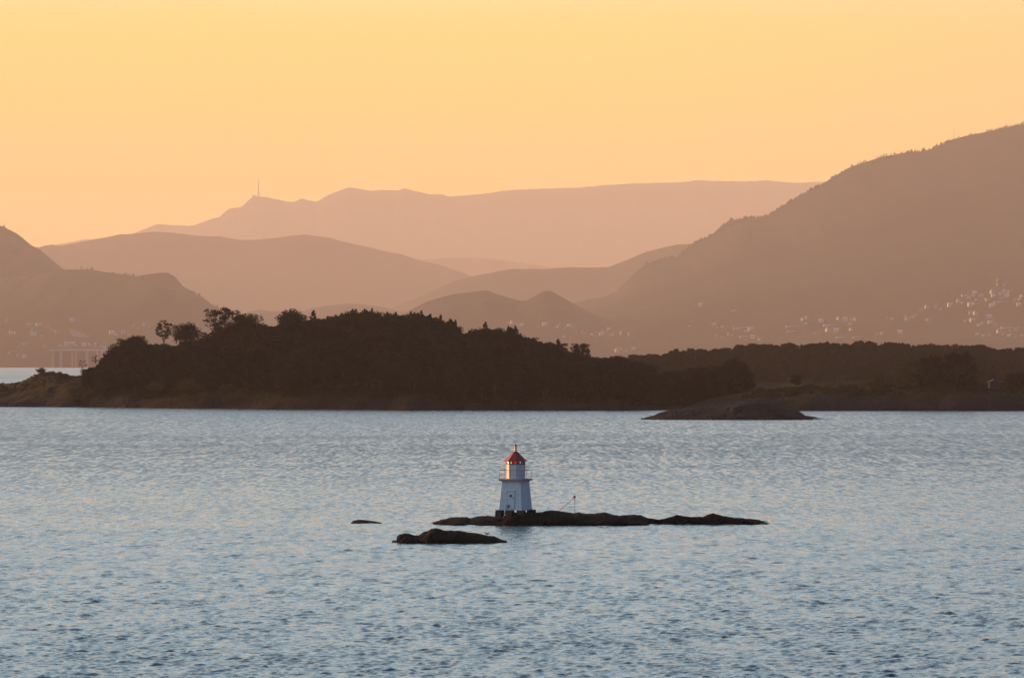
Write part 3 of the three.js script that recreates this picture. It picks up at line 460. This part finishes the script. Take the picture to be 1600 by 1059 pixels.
const AREAS = [
  ['right', [rightPeak], 'houses scattered on the slope of the big right mountain', [
    [[1095, 477, 1], [1147, 485, 0], [1078, 509, 0], [1116, 506, 3], [1129, 510, 0]], 'above the left end of the ridge wood',
    [[1145, 523, 0], [1129, 526, 0], [1177, 527, 1], [1173, 515, 1]], 'low beside the long white building',
    [[1255, 499, 0], [1260, 505, 0], [1283, 502, 1], [1273, 520, 0], [1294, 516, 0], [1311, 498, 0], [1321, 500, 1], [1329, 506, 0], [1338, 499, 0], [1330, 514.5, 0], [1307, 516.5, 1]], 'in the scattered row above the ridge wood',
    [[1394, 498, 0], [1418, 498, 0], [1431, 495, 2], [1415, 493, 2], [1450, 500, 0], [1407, 519, 1], [1379, 521, 2]], 'in the loose group right of the scattered row',
    [[1440, 485, 2], [1449, 480, 0], [1463, 480, 2], [1485, 477.5, 1], [1498, 471, 0]], 'in the line climbing to the upper right settlement',
    [[1526, 468, 0], [1524, 458, 1], [1515, 465, 0], [1517, 476.5, 1], [1551, 457, 0], [1553, 462, 1], [1564, 459, 0], [1574, 462, 1], [1551, 478, 1], [1593, 476.5, 1], [1597, 462, 0], [1561, 444, 2], [1561, 437.5, 2], [1543, 468, 2], [1535, 462, 2], [1585, 470, 2], [1578, 455, 2]], 'in the dense upper right settlement',
    [[1525, 489.5, 0], [1520, 501.5, 1], [1530, 507.5, 0], [1548, 504, 1], [1546, 496, 1], [1528, 521, 0], [1537, 524, 0], [1561, 518, 0], [1577, 525, 1], [1597, 524, 0], [1556, 508, 2], [1588, 515, 2]], 'in the lower right settlement']],
  ['centre', [coneHills, rightPeak], 'houses at the foot of the low cone-shaped hills', [
    [[800, 504, 0], [815, 508, 1], [808, 512, 2]], 'beside the falling skyline of the wooded island',
    [[851, 507.5, 1], [870, 510.5, 0], [889, 509, 1], [884, 513, 2], [882, 525, 0], [925, 522, 0], [940, 522.5, 1], [951, 514, 1], [957, 523, 0], [984, 523, 0], [972, 521, 2], [932, 519, 2], [900, 517, 2]], 'in the middle settlement between the two woods',
    [[964, 548, 0], [979, 546.5, 0], [990, 545, 1]], 'just over the dip between the two woods']],
  ['left', [leftSpur], 'houses on the low left spur', [
    [[9, 501, 2], [48, 505.5, 0], [57.5, 507, 0], [76, 509, 2], [111, 500.5, 1], [90, 518, 2], [80, 515, 2], [208, 509, 2], [225, 508, 2]], 'in the highest row on the left spur',
    [[16, 520.5, 1], [64, 524, 0], [116, 523, 1], [174, 521, 1], [192, 520, 2], [180, 522, 0]], 'in the row level with the church',
    [[94, 540, 0], [104, 538, 1], [113, 537.5, 1], [119, 539, 0], [131, 539, 1], [140, 538, 2], [155, 540.5, 0], [162, 542, 0]], 'right above the long waterfront hall',
    [[36, 538, 2], [47, 537, 2], [69, 541, 2], [15, 551, 2], [37, 558, 1]], 'near the shore left of the waterfront hall']],
];
const ORD = (n) => n + (n % 100 > 10 && n % 100 < 14 ? 'th' : ['th', 'st', 'nd', 'rd'][n % 10] ?? 'th');
for (const [, list, , sets] of AREAS) for (let k = 0; k < sets.length; k += 2) {
  const R = rng(500 + k + sets.length * 7), spots = [];
  for (const [u, v, kind] of sets[k]) { spots.push([u, v, kind, 1]); if (R() < 0.6) spots.push([u + (R() < 0.5 ? -1 : 1) * (5 + 6 * R()), v + (R() - 0.5) * 7, 2, 0.75 + 0.2 * R()]); }
  spots.sort((a, b) => a[0] - b[0]);
  const kindOf = sets[k + 1], seen = spots.map(([u, v, kind, f]) => [hit(u, v + 2, list), u, v, kind, f]).filter((a) => a[0]);
  seen.forEach(([at, u, v, kind, f], n) => {
    const t = [protoA, protoB, protoC, protoA][kind].clone(); t.name = numbered('house');
    t.userData = { label: ORD(n + 1) + ' house from the left ' + kindOf, category: 'house', group: 'houses ' + kindOf };
    t.scale.setScalar(f * (kind === 3 ? 1.4 : 0.85 + 0.35 * hash(Math.round(u), Math.round(v), 3))); t.position.set(at[0], at[1], at[2]); t.rotation.y = (hash(Math.round(u), Math.round(v), 1) - 0.5) * 0.9; scene.add(t);
  });
}
for (const [u, v, w, label] of [[1160, 511, 28, 'long white flat building at the left end of the far houses over the ridge wood'], [1166, 525, 20, 'long white building low, right behind the top of the ridge wood at its left'], [1238, 509, 20, 'thin long pale block, upper of two at the left of the scattered row'], [1239, 516.5, 18, 'thin long pale block, lower of two at the left of the scattered row'], [1297, 507, 20, 'bright long block in the middle of the scattered row'], [1314, 526, 14, 'short block touching the top of the ridge wood under the scattered row'], [1342, 526, 18, 'long block touching the top of the ridge wood, right of the short block'], [1512, 460, 18, 'long pale block at the left edge of the dense upper right settlement'], [1566, 471, 24, 'thinnest long pale block below the dense upper right settlement'], [1580, 511, 30, 'faint very long block in the lower right settlement'], [907.5, 519.5, 16, 'widest pale block in the middle settlement between the two woods']]) {
  const at = hit(u, v + 2, [coneHills, rightPeak]); if (!at) continue;
  const t = slab.clone(); t.name = numbered('apartment_building'); t.userData = { label, category: 'building' }; t.position.set(...at); t.scale.set(w / F * -at[2] / 60, 1.05, 1); t.rotation.y = 0.05; scene.add(t);
}
{ // church with a small spire
  const at = hit(50, 525, [leftSpur]), t = thing('church', 'small pale church with a pointed spire on the left spur', 'church', at, 0.1);
  mesh('nave', box(26, 18, 14, 3, 1, 0), houseWhite, t); const r = gable(14, 8, 26); r.rotateY(Math.PI / 2); r.translate(3, 10.01, 0); mesh('roof', r, roofGrey, t);
  mesh('tower', box(7, 30, 7, -2, 5, 6), houseWhite, t); const sp = new THREE.ConeGeometry(5.5, 16, 4); sp.rotateY(Math.PI / 4); sp.translate(-2, 28.01, 6); mesh('spire', sp, roofGrey, t);
}
{ // long building stepping down the slope
  const at = hit(123, 526, [leftSpur]), t = thing('terraced_building', 'pale building stepping down the slope above the waterfront hall', 'building', at, 0.1);
  for (let k = 0; k < 6; k++) { mesh('wall', box(13, 20, 14, -33 + k * 13.02, 22 - k * 5.6, k * 0.5), houseWhite, t); mesh('roof', box(12.9, 1.2, 15, -33 + k * 13.02, 32.7 - k * 5.6, k * 0.5), roofGrey, t); }
}
{ // long hall on the water: a pale roof slab on pale piers, dark bays between
  const d = 13960, x0 = worldX(77, d), x1 = worldX(196, d), w = x1 - x0, t = thing('waterfront_hall', 'very long waterfront hall with pale roof edge and pale piers at left', 'building', [(x0 + x1) / 2, 0, -d]);
  const top = worldY(545.5, d), grey = std(col(0.06, 0.05, 0.05), 0.8);
  mesh('roof_edge', box(w, 6, 44, 0, top - 3, 0), houseWhite, t); mesh('wall', box(w - 20, top - 10, 30, 6, (top - 10) / 2 + 2, -4), grey, t);
  for (const [u, pw] of [[83, 9], [95, 12], [113, 6], [118.5, 6], [136, 10], [152, 8], [160, 14], [175, 10], [190, 10]]) mesh('pier', box(pw, top - 6.02, 6, worldX(u, d) - (x0 + x1) / 2, (top - 6.02) / 2 - 0.5, 17), houseCream, t);
  mesh('quay', box(w + 120, 4, 60, -20, 0, 6), grey, t);
}
// masts on the mountains
function lattice(h, w0, w1, r) { const g = []; const c = [[-1, -1], [1, -1], [1, 1], [-1, 1]], at = (k, t) => [c[k % 4][0] * (w0 + (w1 - w0) * t) / 2, h * t, c[k % 4][1] * (w0 + (w1 - w0) * t) / 2]; for (let k = 0; k < 4; k++) g.push(rod(at(k, 0), at(k, 1), r, r * 0.8, 5)); const n = 9; for (let s = 0; s < n; s++) for (let k = 0; k < 4; k++) { g.push(rod(at(k, s / n), at(k + 1, (s + 1) / n), r * 0.6, r * 0.6, 4)); g.push(rod(at(k, s / n), at(k + 1, s / n), r * 0.6, r * 0.6, 4)); } return mergeGeometries(g); }
{
  const steel = std(col(0.06, 0.045, 0.04), 0.8), d = 54000, y = worldY(308, d), t = thing('transmitter_mast', 'tall thin broadcasting mast on the highest left point of the farthest ridge', 'mast', [worldX(403.5, d), y, -d]), m = d / F;
  mesh('lattice_tower', lattice(13 * m, 3.2 * m * 0.7, 1.4 * m * 0.6, 3.5), steel, t);
  const pole = rod([0, 13 * m, 0], [0, 30 * m, 0], 8, 4, 8); mesh('antenna', pole, steel, t);
  mesh('platform', new THREE.CylinderGeometry(10, 9, 7, 12).translate(0, 6.5 * m, 0), steel, t);
  const b = thing('summit_station', 'low building at the foot of the tall broadcasting mast', 'building', [worldX(396, d), worldY(307, d), -d]); mesh('wall', box(46, 26, 30, 0, 4, 0), std(col(0.12, 0.1, 0.09)), b); mesh('roof', box(50, 3, 34, 0, 18.51, 0), roofGrey, b);
  const c = thing('cable_pylon', 'small forked pylon on the shoulder left below the tall mast', 'pylon', [worldX(355, d), worldY(327, d), -d]); mesh('post', mergeGeometries([rod([0, 0, 0], [-12, 34, 0], 2.5), rod([0, 0, 0], [14, 34, 0], 2.5)]), steel, c); mesh('crossbar', rod([-16, 34, 0], [18, 34, 0], 2.4), steel, c);
}
{
  const d = 20800, t = thing('radio_mast', 'hair-thin radio mast on the ridge of the big right mountain', 'mast', [worldX(1491.5, d), worldY(216, d), -d]), steel = std(col(0.3, 0.2, 0.16), 0.6);
  mesh('lattice_tower', lattice(52, 4.2, 2.2, 0.42), steel, t); mesh('antenna', rod([0, 52, 0], [0, 60, 0], 0.7, 0.4), steel, t);
}

// ------------------------------------------------------------------ the lighthouse
{
  const D = 463, Y = (v) => worldY(v, D), base = Y(808), y = (v) => Y(v) - base, turn = -25 * Math.PI / 180, deg = Math.PI / 180;
  const t = thing('lighthouse', 'small white lighthouse with red roof and railed gallery on the long skerry', 'lighthouse', [worldX(805.6, D), base, -D], turn);
  const whiteTex = dataTexture(256, (i, j) => { const n = 0.88 + 0.08 * tileNoise(i / 32, j / 8, 8, 5) + 0.05 * tileNoise(i / 4, j / 16, 64, 6) - 0.10 * Math.pow(tileNoise(i / 10, j / 80, 25, 7), 4); return [n, n, n * 0.99]; }, true);
  const white = std(col(0.62, 0.64, 0.66), 0.8, { map: whiteTex }), trim = std(col(0.54, 0.56, 0.58), 0.8), red = std(col(0.24, 0.016, 0.012), 0.75), dark = std(col(0.05, 0.015, 0.012), 0.7), stone = rockMaterial(1.2, 0.04, 0.9);
  const iron = std(col(0.24, 0.07, 0.045), 0.55, { metalness: 0.1 }), deckPaint = std(col(0.26, 0.2, 0.17), 0.7), lanternWhite = std(col(0.68, 0.67, 0.66), 0.7, { map: whiteTex }), concrete = std(col(0.06, 0.055, 0.05), 0.9);
  const yb = y(794.8), yt = y(751.6), wb = 3.05, wt = 2.5, th = 0.08;
  // four battered walls butted at the corners, corner boards 25 mm proud
  for (let k = 0; k < 4; k++) {
    const g = grid(1, 1, (a, b) => { const w = (b ? wt : wb) - 0.02; return [(a - 0.5) * w, b ? yt : yb, (b ? wt : wb) / 2]; });
    const uvs = g.attributes.uv; for (let i = 0; i < 4; i++) uvs.setXY(i, g.attributes.position.getX(i) / 3 + k * 0.3, g.attributes.position.getY(i) / 3);
    const inner = g.clone(); inner.translate(0, 0, -th); const ix = inner.getIndex(); for (let i = 0; i < ix.count; i += 3) { const q = ix.getX(i); ix.setX(i, ix.getX(i + 1)); ix.setX(i + 1, q); } inner.computeVertexNormals();
    const w = mergeGeometries([g, inner]); w.rotateY(k * Math.PI / 2); mesh('wall', w, white, t);
    const c = rod([wb / 2 - 0.01, yb - 0.03, wb / 2 - 0.01], [wt / 2 - 0.01, yt, wt / 2 - 0.01], 0.03, 0.03, 4); c.rotateY(k * Math.PI / 2); mesh('corner_board', c, trim, t);
  }
  mesh('floor', box(wb + 0.1, 0.12, wb + 0.1, 0, yb - 0.063, 0), trim, t);
  // door in the front face
  const slope = (wb - wt) / 2 / (yt - yb), face = (yy) => wb / 2 - (yy - yb) * slope, tilt = -Math.atan(slope);
  const px = (u) => (u - 805.6) * D / F / Math.cos(25 * deg) + 0.0;               // along the front face, from a pixel column
  const dx = (px(792) + px(805)) / 2 + 0.62, dTop = y(766.7), dBot = yb + 0.05;
  const onFace = (g, x, yy, out) => { g.rotateX(tilt); g.translate(x, yy, face(yy) + out); return g; };
  const door = mesh('door', onFace(box(0.95, dTop - dBot, 0.05), dx, (dTop + dBot) / 2, 0.03), trim, t);
  mesh('lintel', onFace(box(1.2, 0.07, 0.14), dx, dTop + 0.05, 0.05), trim, door);
  for (const s of [-1, 1]) mesh('door_frame', onFace(box(0.06, dTop - dBot, 0.09), dx + s * 0.52, (dTop + dBot) / 2, 0.04), trim, door);
  mesh('porthole', onFace(new THREE.CylinderGeometry(0.14, 0.14, 0.04, 20).rotateX(Math.PI / 2), dx + 0.02, y(774), 0.065), std(col(0.015, 0.02, 0.03), 0.12), door);
  mesh('porthole_rim', onFace(new THREE.TorusGeometry(0.15, 0.025, 6, 20), dx + 0.02, y(774), 0.07), iron, door);
  mesh('handle', onFace(mergeGeometries([box(0.05, 0.16, 0.05), box(0.16, 0.03, 0.04, -0.06, 0.03, 0.04)]), dx + 0.38, y(777.8), 0.08), std(col(0.05, 0.05, 0.05), 0.4, { metalness: 0.6 }), door);
  mesh('sign_plate', onFace(box(0.42, 0.42, 0.03), dx - 0.28, y(790.5), 0.075), std(col(0.16, 0.16, 0.10), 0.8), t);
  mesh('vent_slot', onFace(box(0.5, 0.04, 0.05), px(783) + 0.55, y(782.3), 0.02), std(col(0.35, 0.36, 0.38), 0.6), t);
  // stone feet under the corners
  for (const [sx, sz] of [[-1, 1], [1, 1], [1, -1], [-1, -1]]) {
    const R = rng(77 + sx * 3 + sz), g = new THREE.BoxGeometry(0.84, 1.5, 0.84, 5, 6, 5), p = g.attributes.position;
    for (let i = 0; i < p.count; i++) { const n = 1 + 0.12 * noise(p.getX(i) * 3 + sx * 7, p.getY(i) * 3 + sz * 5, 2), f = 1 + 0.18 * (0.6 - p.getY(i)) / 1.5; p.setXYZ(i, p.getX(i) * n * f, Math.min(p.getY(i), 0.75), p.getZ(i) * n * f); }
    g.computeVertexNormals(); g.setAttribute('color', new THREE.Float32BufferAttribute(new Array(p.count * 3).fill(0.05), 3)); g.translate(sx * (wb / 2 - 0.05), yb - 0.12 - 0.75, sz * (wb / 2 - 0.05)); mesh('stone_foot', g, stone, t);
  }
  // steps
  const sg = mesh('ladder', mergeGeometries([-1, 1].map((s) => rod([dx - 0.15 + s * 0.42, yb - 1.25, wb / 2 + 0.85], [dx - 0.15 + s * 0.42, yb + 0.02, wb / 2 + 0.12], 0.045, 0.045, 6))), std(col(0.09, 0.085, 0.08), 0.8), t);
  for (let k = 0; k < 4; k++) { const q = (k + 0.6) / 4.3; mesh('tread', box(0.80, 0.05, 0.2, dx - 0.15, yb - 1.25 + 1.27 * q, wb / 2 + 0.85 - 0.73 * q), std(col(0.09, 0.085, 0.08), 0.8), sg); }
  // gallery
  const gy0 = y(750.6), gy1 = y(747.7), gs = 3.12;
  mesh('gallery_deck', box(gs, gy1 - gy0, gs, 0, (gy0 + gy1) / 2, 0), deckPaint, t);
  mesh('cornice', box(wt + 0.24, 0.1, wt + 0.24, 0, gy0 - 0.052, 0), trim, t);
  const ry = y(734.2), e = gs / 2 - 0.06;
  for (let k = 0; k < 4; k++) {
    const rot = (g) => g.rotateY(k * Math.PI / 2);
    for (let q = 0; q < 2; q++) mesh('railing_post', rot(rod([e, gy1, -e + e * q], [e, ry, -e + e * q], 0.026)), iron, t);
    mesh('rail', rot(rod([e, ry, -e], [e, ry, e], 0.026)), iron, t);
    mesh('rail', rot(rod([e, (gy1 + ry) / 2, -e], [e, (gy1 + ry) / 2, e], 0.009)), iron, t);
  }
  // octagonal lantern room; vertex towards +3.5 degrees of the viewer
  const lan = mesh('lantern_floor', new THREE.CylinderGeometry(1.22, 1.22, 0.08, 8).translate(0, gy1 + 0.043, 0), trim, t), v0 = (3.5 * deg) - turn;
  lan.userData = {};
  const ring = (k, r) => { const a = v0 + k * Math.PI / 4; return [Math.sin(a) * r, Math.cos(a) * r]; };
  const w0 = gy1 + 0.085, w1 = y(725.3), w2 = y(719.8), RL = 1.16;
  const clear = new THREE.MeshPhysicalMaterial({ color: col(0.95, 0.97, 0.96), roughness: 0.03, transmission: 1, thickness: 0, ior: 1.5 }), redGlass = new THREE.MeshPhysicalMaterial({ color: col(0.85, 0.05, 0.02), roughness: 0.05, transmission: 1, thickness: 0, ior: 1.5 });
  for (let k = 0; k < 8; k++) {
    const [ax, az] = ring(k, RL), [bx, bz] = ring(k + 1, RL), mx = (ax + bx) / 2, mz = (az + bz) / 2, len = Math.hypot(bx - ax, bz - az), a = v0 + (k + 0.5) * Math.PI / 4, ap = Math.hypot(mx, mz);
    const put = (g, out = 0, along = 0, yy = 0) => { g.translate(along, yy, ap + out); g.rotateY(a); return g; };
    const panel = mesh('lantern_wall', put(box(len - 0.05, w1 - w0, 0.05), -0.025, 0, (w0 + w1) / 2), lanternWhite, t);
    mesh('corner_post', rod([ax, w0, az], [ax, w2, az], 0.045, 0.045, 6), k === 7 || k === 0 ? trim : trim, t);
    mesh('sill', put(box(len, 0.05, 0.1), 0.0, 0, w1 + 0.028), dark, t);
    const win = mesh('lantern_window', put(box(0.06, w2 - w1 - 0.056, 0.06), -0.02, 0, (w1 + w2) / 2 + 0.027), dark, t);
    for (const s of [-1, 1]) {
      mesh('mullion', put(box(0.1, w2 - w1 - 0.056, 0.06), -0.02, s * (len / 2 - 0.09), (w1 + w2) / 2 + 0.027), dark, win);
      const pw = len / 2 - 0.16; mesh('pane', put(box(pw, w2 - w1 - 0.06, 0.006), -0.02, s * (pw / 2 + 0.03), (w1 + w2) / 2 + 0.027), s === (k % 2 ? 1 : -1) ? redGlass : clear, win);
    }
    if (k === 7) { mesh('lantern_door_seam', put(box(0.03, w1 - w0 - 0.1, 0.02), 0.005, -len / 2 + 0.1, (w0 + w1) / 2), std(col(0.2, 0.21, 0.23), 0.6), panel); }
  }
  // roof: eight red sheets, slightly flared eaves, seams on the hips
  const er = 1.42, ey = w2 + 0.03, ay = y(704.8);
  for (let k = 0; k < 8; k++) {
    const prof = [[er, ey - 0.04], [er * 0.82, ey + 0.16], [0.14, ay]], P = [];
    const pts = prof.map(([r, yy]) => { const [ax, az] = ring(k, r), [bx, bz] = ring(k + 1, r); return [[ax, yy, az], [bx, yy, bz]]; });
    for (let q = 0; q < 2; q++) { const [a, b] = pts[q], [c, dd] = pts[q + 1]; P.push(...a, ...b, ...dd, ...a, ...dd, ...c); }
    const up = new THREE.BufferGeometry(); up.setAttribute('position', new THREE.Float32BufferAttribute(P, 3)); up.computeVertexNormals();
    mesh('roof_sheet', up, red, t);
    const hip = mergeGeometries([rod([...pts[0][0]], [...pts[1][0]], 0.028), rod([...pts[1][0]], [...pts[2][0]], 0.028)]); mesh('hip_seam', hip, red, t);
    mesh('eave_board', rod([pts[0][0][0], ey - 0.05, pts[0][0][2]], [pts[0][1][0], ey - 0.05, pts[0][1][2]], 0.03, 0.03, 5), red, t);
  }
  mesh('soffit', new THREE.CylinderGeometry(er - 0.04, RL + 0.02, 0.05, 8, 1).rotateY(v0).translate(0, w2 - 0.0, 0), dark, t);
  const vent = mesh('vent_pipe', mergeGeometries([new THREE.CylinderGeometry(0.13, 0.15, y(696.5) - ay + 0.1, 14).translate(0, (y(696.5) + ay) / 2, 0), new THREE.CylinderGeometry(0.16, 0.26, 0.12, 14).translate(0, ay + 0.03, 0)]), std(col(0.62, 0.40, 0.24), 0.4, { metalness: 0.2 }), t);
  mesh('vent_cap', new THREE.SphereGeometry(0.19, 14, 8, 0, 6.3, 0, Math.PI / 2).translate(0, y(696.5), 0), std(col(0.06, 0.03, 0.025), 0.5), vent);
  mesh('vent_cap', new THREE.CylinderGeometry(0.03, 0.05, 0.14, 8).translate(0, y(696.5) + 0.23, 0), std(col(0.06, 0.03, 0.025), 0.5), vent);
  // the lamp behind the glass, lit
  const lampY = (w1 + w2) / 2 + 0.02;
  mesh('lamp_stand', rod([0, w0, 0], [0, lampY - 0.13, 0], 0.12, 0.09, 10), dark, t);
  mesh('lamp', new THREE.SphereGeometry(0.1, 14, 10).translate(0, lampY, 0), std(col(1, 0.8, 0.5), 0.4, { emissive: col(1, 0.55, 0.2), emissiveIntensity: 4 }), t);
  const glow = new THREE.PointLight(col(1, 0.55, 0.22), 0.6); glow.name = 'lamp_light'; glow.position.set(0, lampY, 0); glow.castShadow = true; t.add(glow);
}
// pole with a red ball and stays on the skerry
{
  const D = 464, x = worldX(898, D), yb = worldY(803, D), yt = worldY(776, D), t = thing('marker_pole', 'thin marker pole with dark ball and red band, stayed by two wires', 'pole', [x, yb, -D]), h = yt - yb;
  const iron = std(col(0.05, 0.035, 0.03), 0.6), redPaint = std(col(0.6, 0.06, 0.03), 0.5);
  mesh('pole', rod([0, -0.4, 0], [0, h - 0.1, 0], 0.028, 0.024, 8), iron, t);
  mesh('red_band', rod([0.01, h - 0.52, 0], [0.01, h - 0.1, 0], 0.055, 0.055, 10), redPaint, t);
  const ball = new THREE.SphereGeometry(0.17, 14, 10); ball.scale(1, 0.9, 1); ball.translate(-0.03, h, 0); mesh('ball', ball, iron, t);
  for (const [u, v, dz] of [[873, 797.6, 0.2], [871, 797.4, 1.1]]) { const sx = worldX(u, D) - x, sy = worldY(v + 1.5, D) - yb; mesh('stay_wire', rod([sx, sy, dz], [-0.03, h - 0.12, 0], 0.017, 0.017, 5), iron, t); }
}
// the gull on the left rock
{
  const D = 416, x = worldX(761, D), y0 = rockLeft.height(x, -D) + 0.02, t = thing('gull', 'small dark gull standing on the right slope of the humped rock', 'bird', [x, y0, -D], -0.2); t.scale.setScalar(0.8);
  const plumage = std(col(0.12, 0.12, 0.125), 0.8), pts = [];
  for (let k = 0; k <= 14; k++) { const q = k / 14; pts.push(new THREE.Vector2(0.115 * Math.pow(Math.sin(Math.PI * Math.min(1, Math.pow(q, 0.8))), 0.8) + 0.004, (q - 0.5) * 0.62)); }
  const body = new THREE.LatheGeometry(pts, 16); body.rotateZ(-Math.PI / 2 - 0.35); body.translate(0, 0.27, 0);
  const neck = rod([0.17, 0.33, 0], [0.25, 0.46, 0], 0.07, 0.05, 10), head = new THREE.SphereGeometry(0.065, 14, 10); head.scale(1.2, 1, 1); head.translate(0.27, 0.48, 0);
  mesh('body', mergeGeometries([body, neck, head].map((g) => { const q = g.index ? g.toNonIndexed() : g; return q; })), plumage, t);
  mesh('beak', rod([0.33, 0.48, 0], [0.43, 0.46, 0], 0.022, 0.006, 6), std(col(0.5, 0.3, 0.05)), t);
  for (const s of [-1, 1]) { mesh('leg', rod([0, 0, s * 0.05], [0.02, 0.2, s * 0.05], 0.012, 0.012, 5), std(col(0.3, 0.2, 0.1)), t);
    const w = new THREE.Shape(); w.moveTo(0.16, 0.04); w.quadraticCurveTo(0.1, -0.09, -0.12, -0.07); w.quadraticCurveTo(-0.3, -0.02, -0.46, 0.06); w.quadraticCurveTo(-0.2, 0.1, 0.16, 0.04);
    const g = new THREE.ExtrudeGeometry(w, { depth: 0.02, bevelEnabled: false }); g.rotateZ(-0.25); g.translate(-0.02, 0.3, s * 0.115 - 0.01); mesh('wing', g, plumage, t); }
  mesh('tail', new THREE.ConeGeometry(0.09, 0.26, 6).scale(1, 1, 0.35).rotateZ(Math.PI / 2 + 0.2).rotateX(Math.PI / 2).translate(-0.34, 0.17, 0), plumage, t);
}

renderer.render(scene, camera);
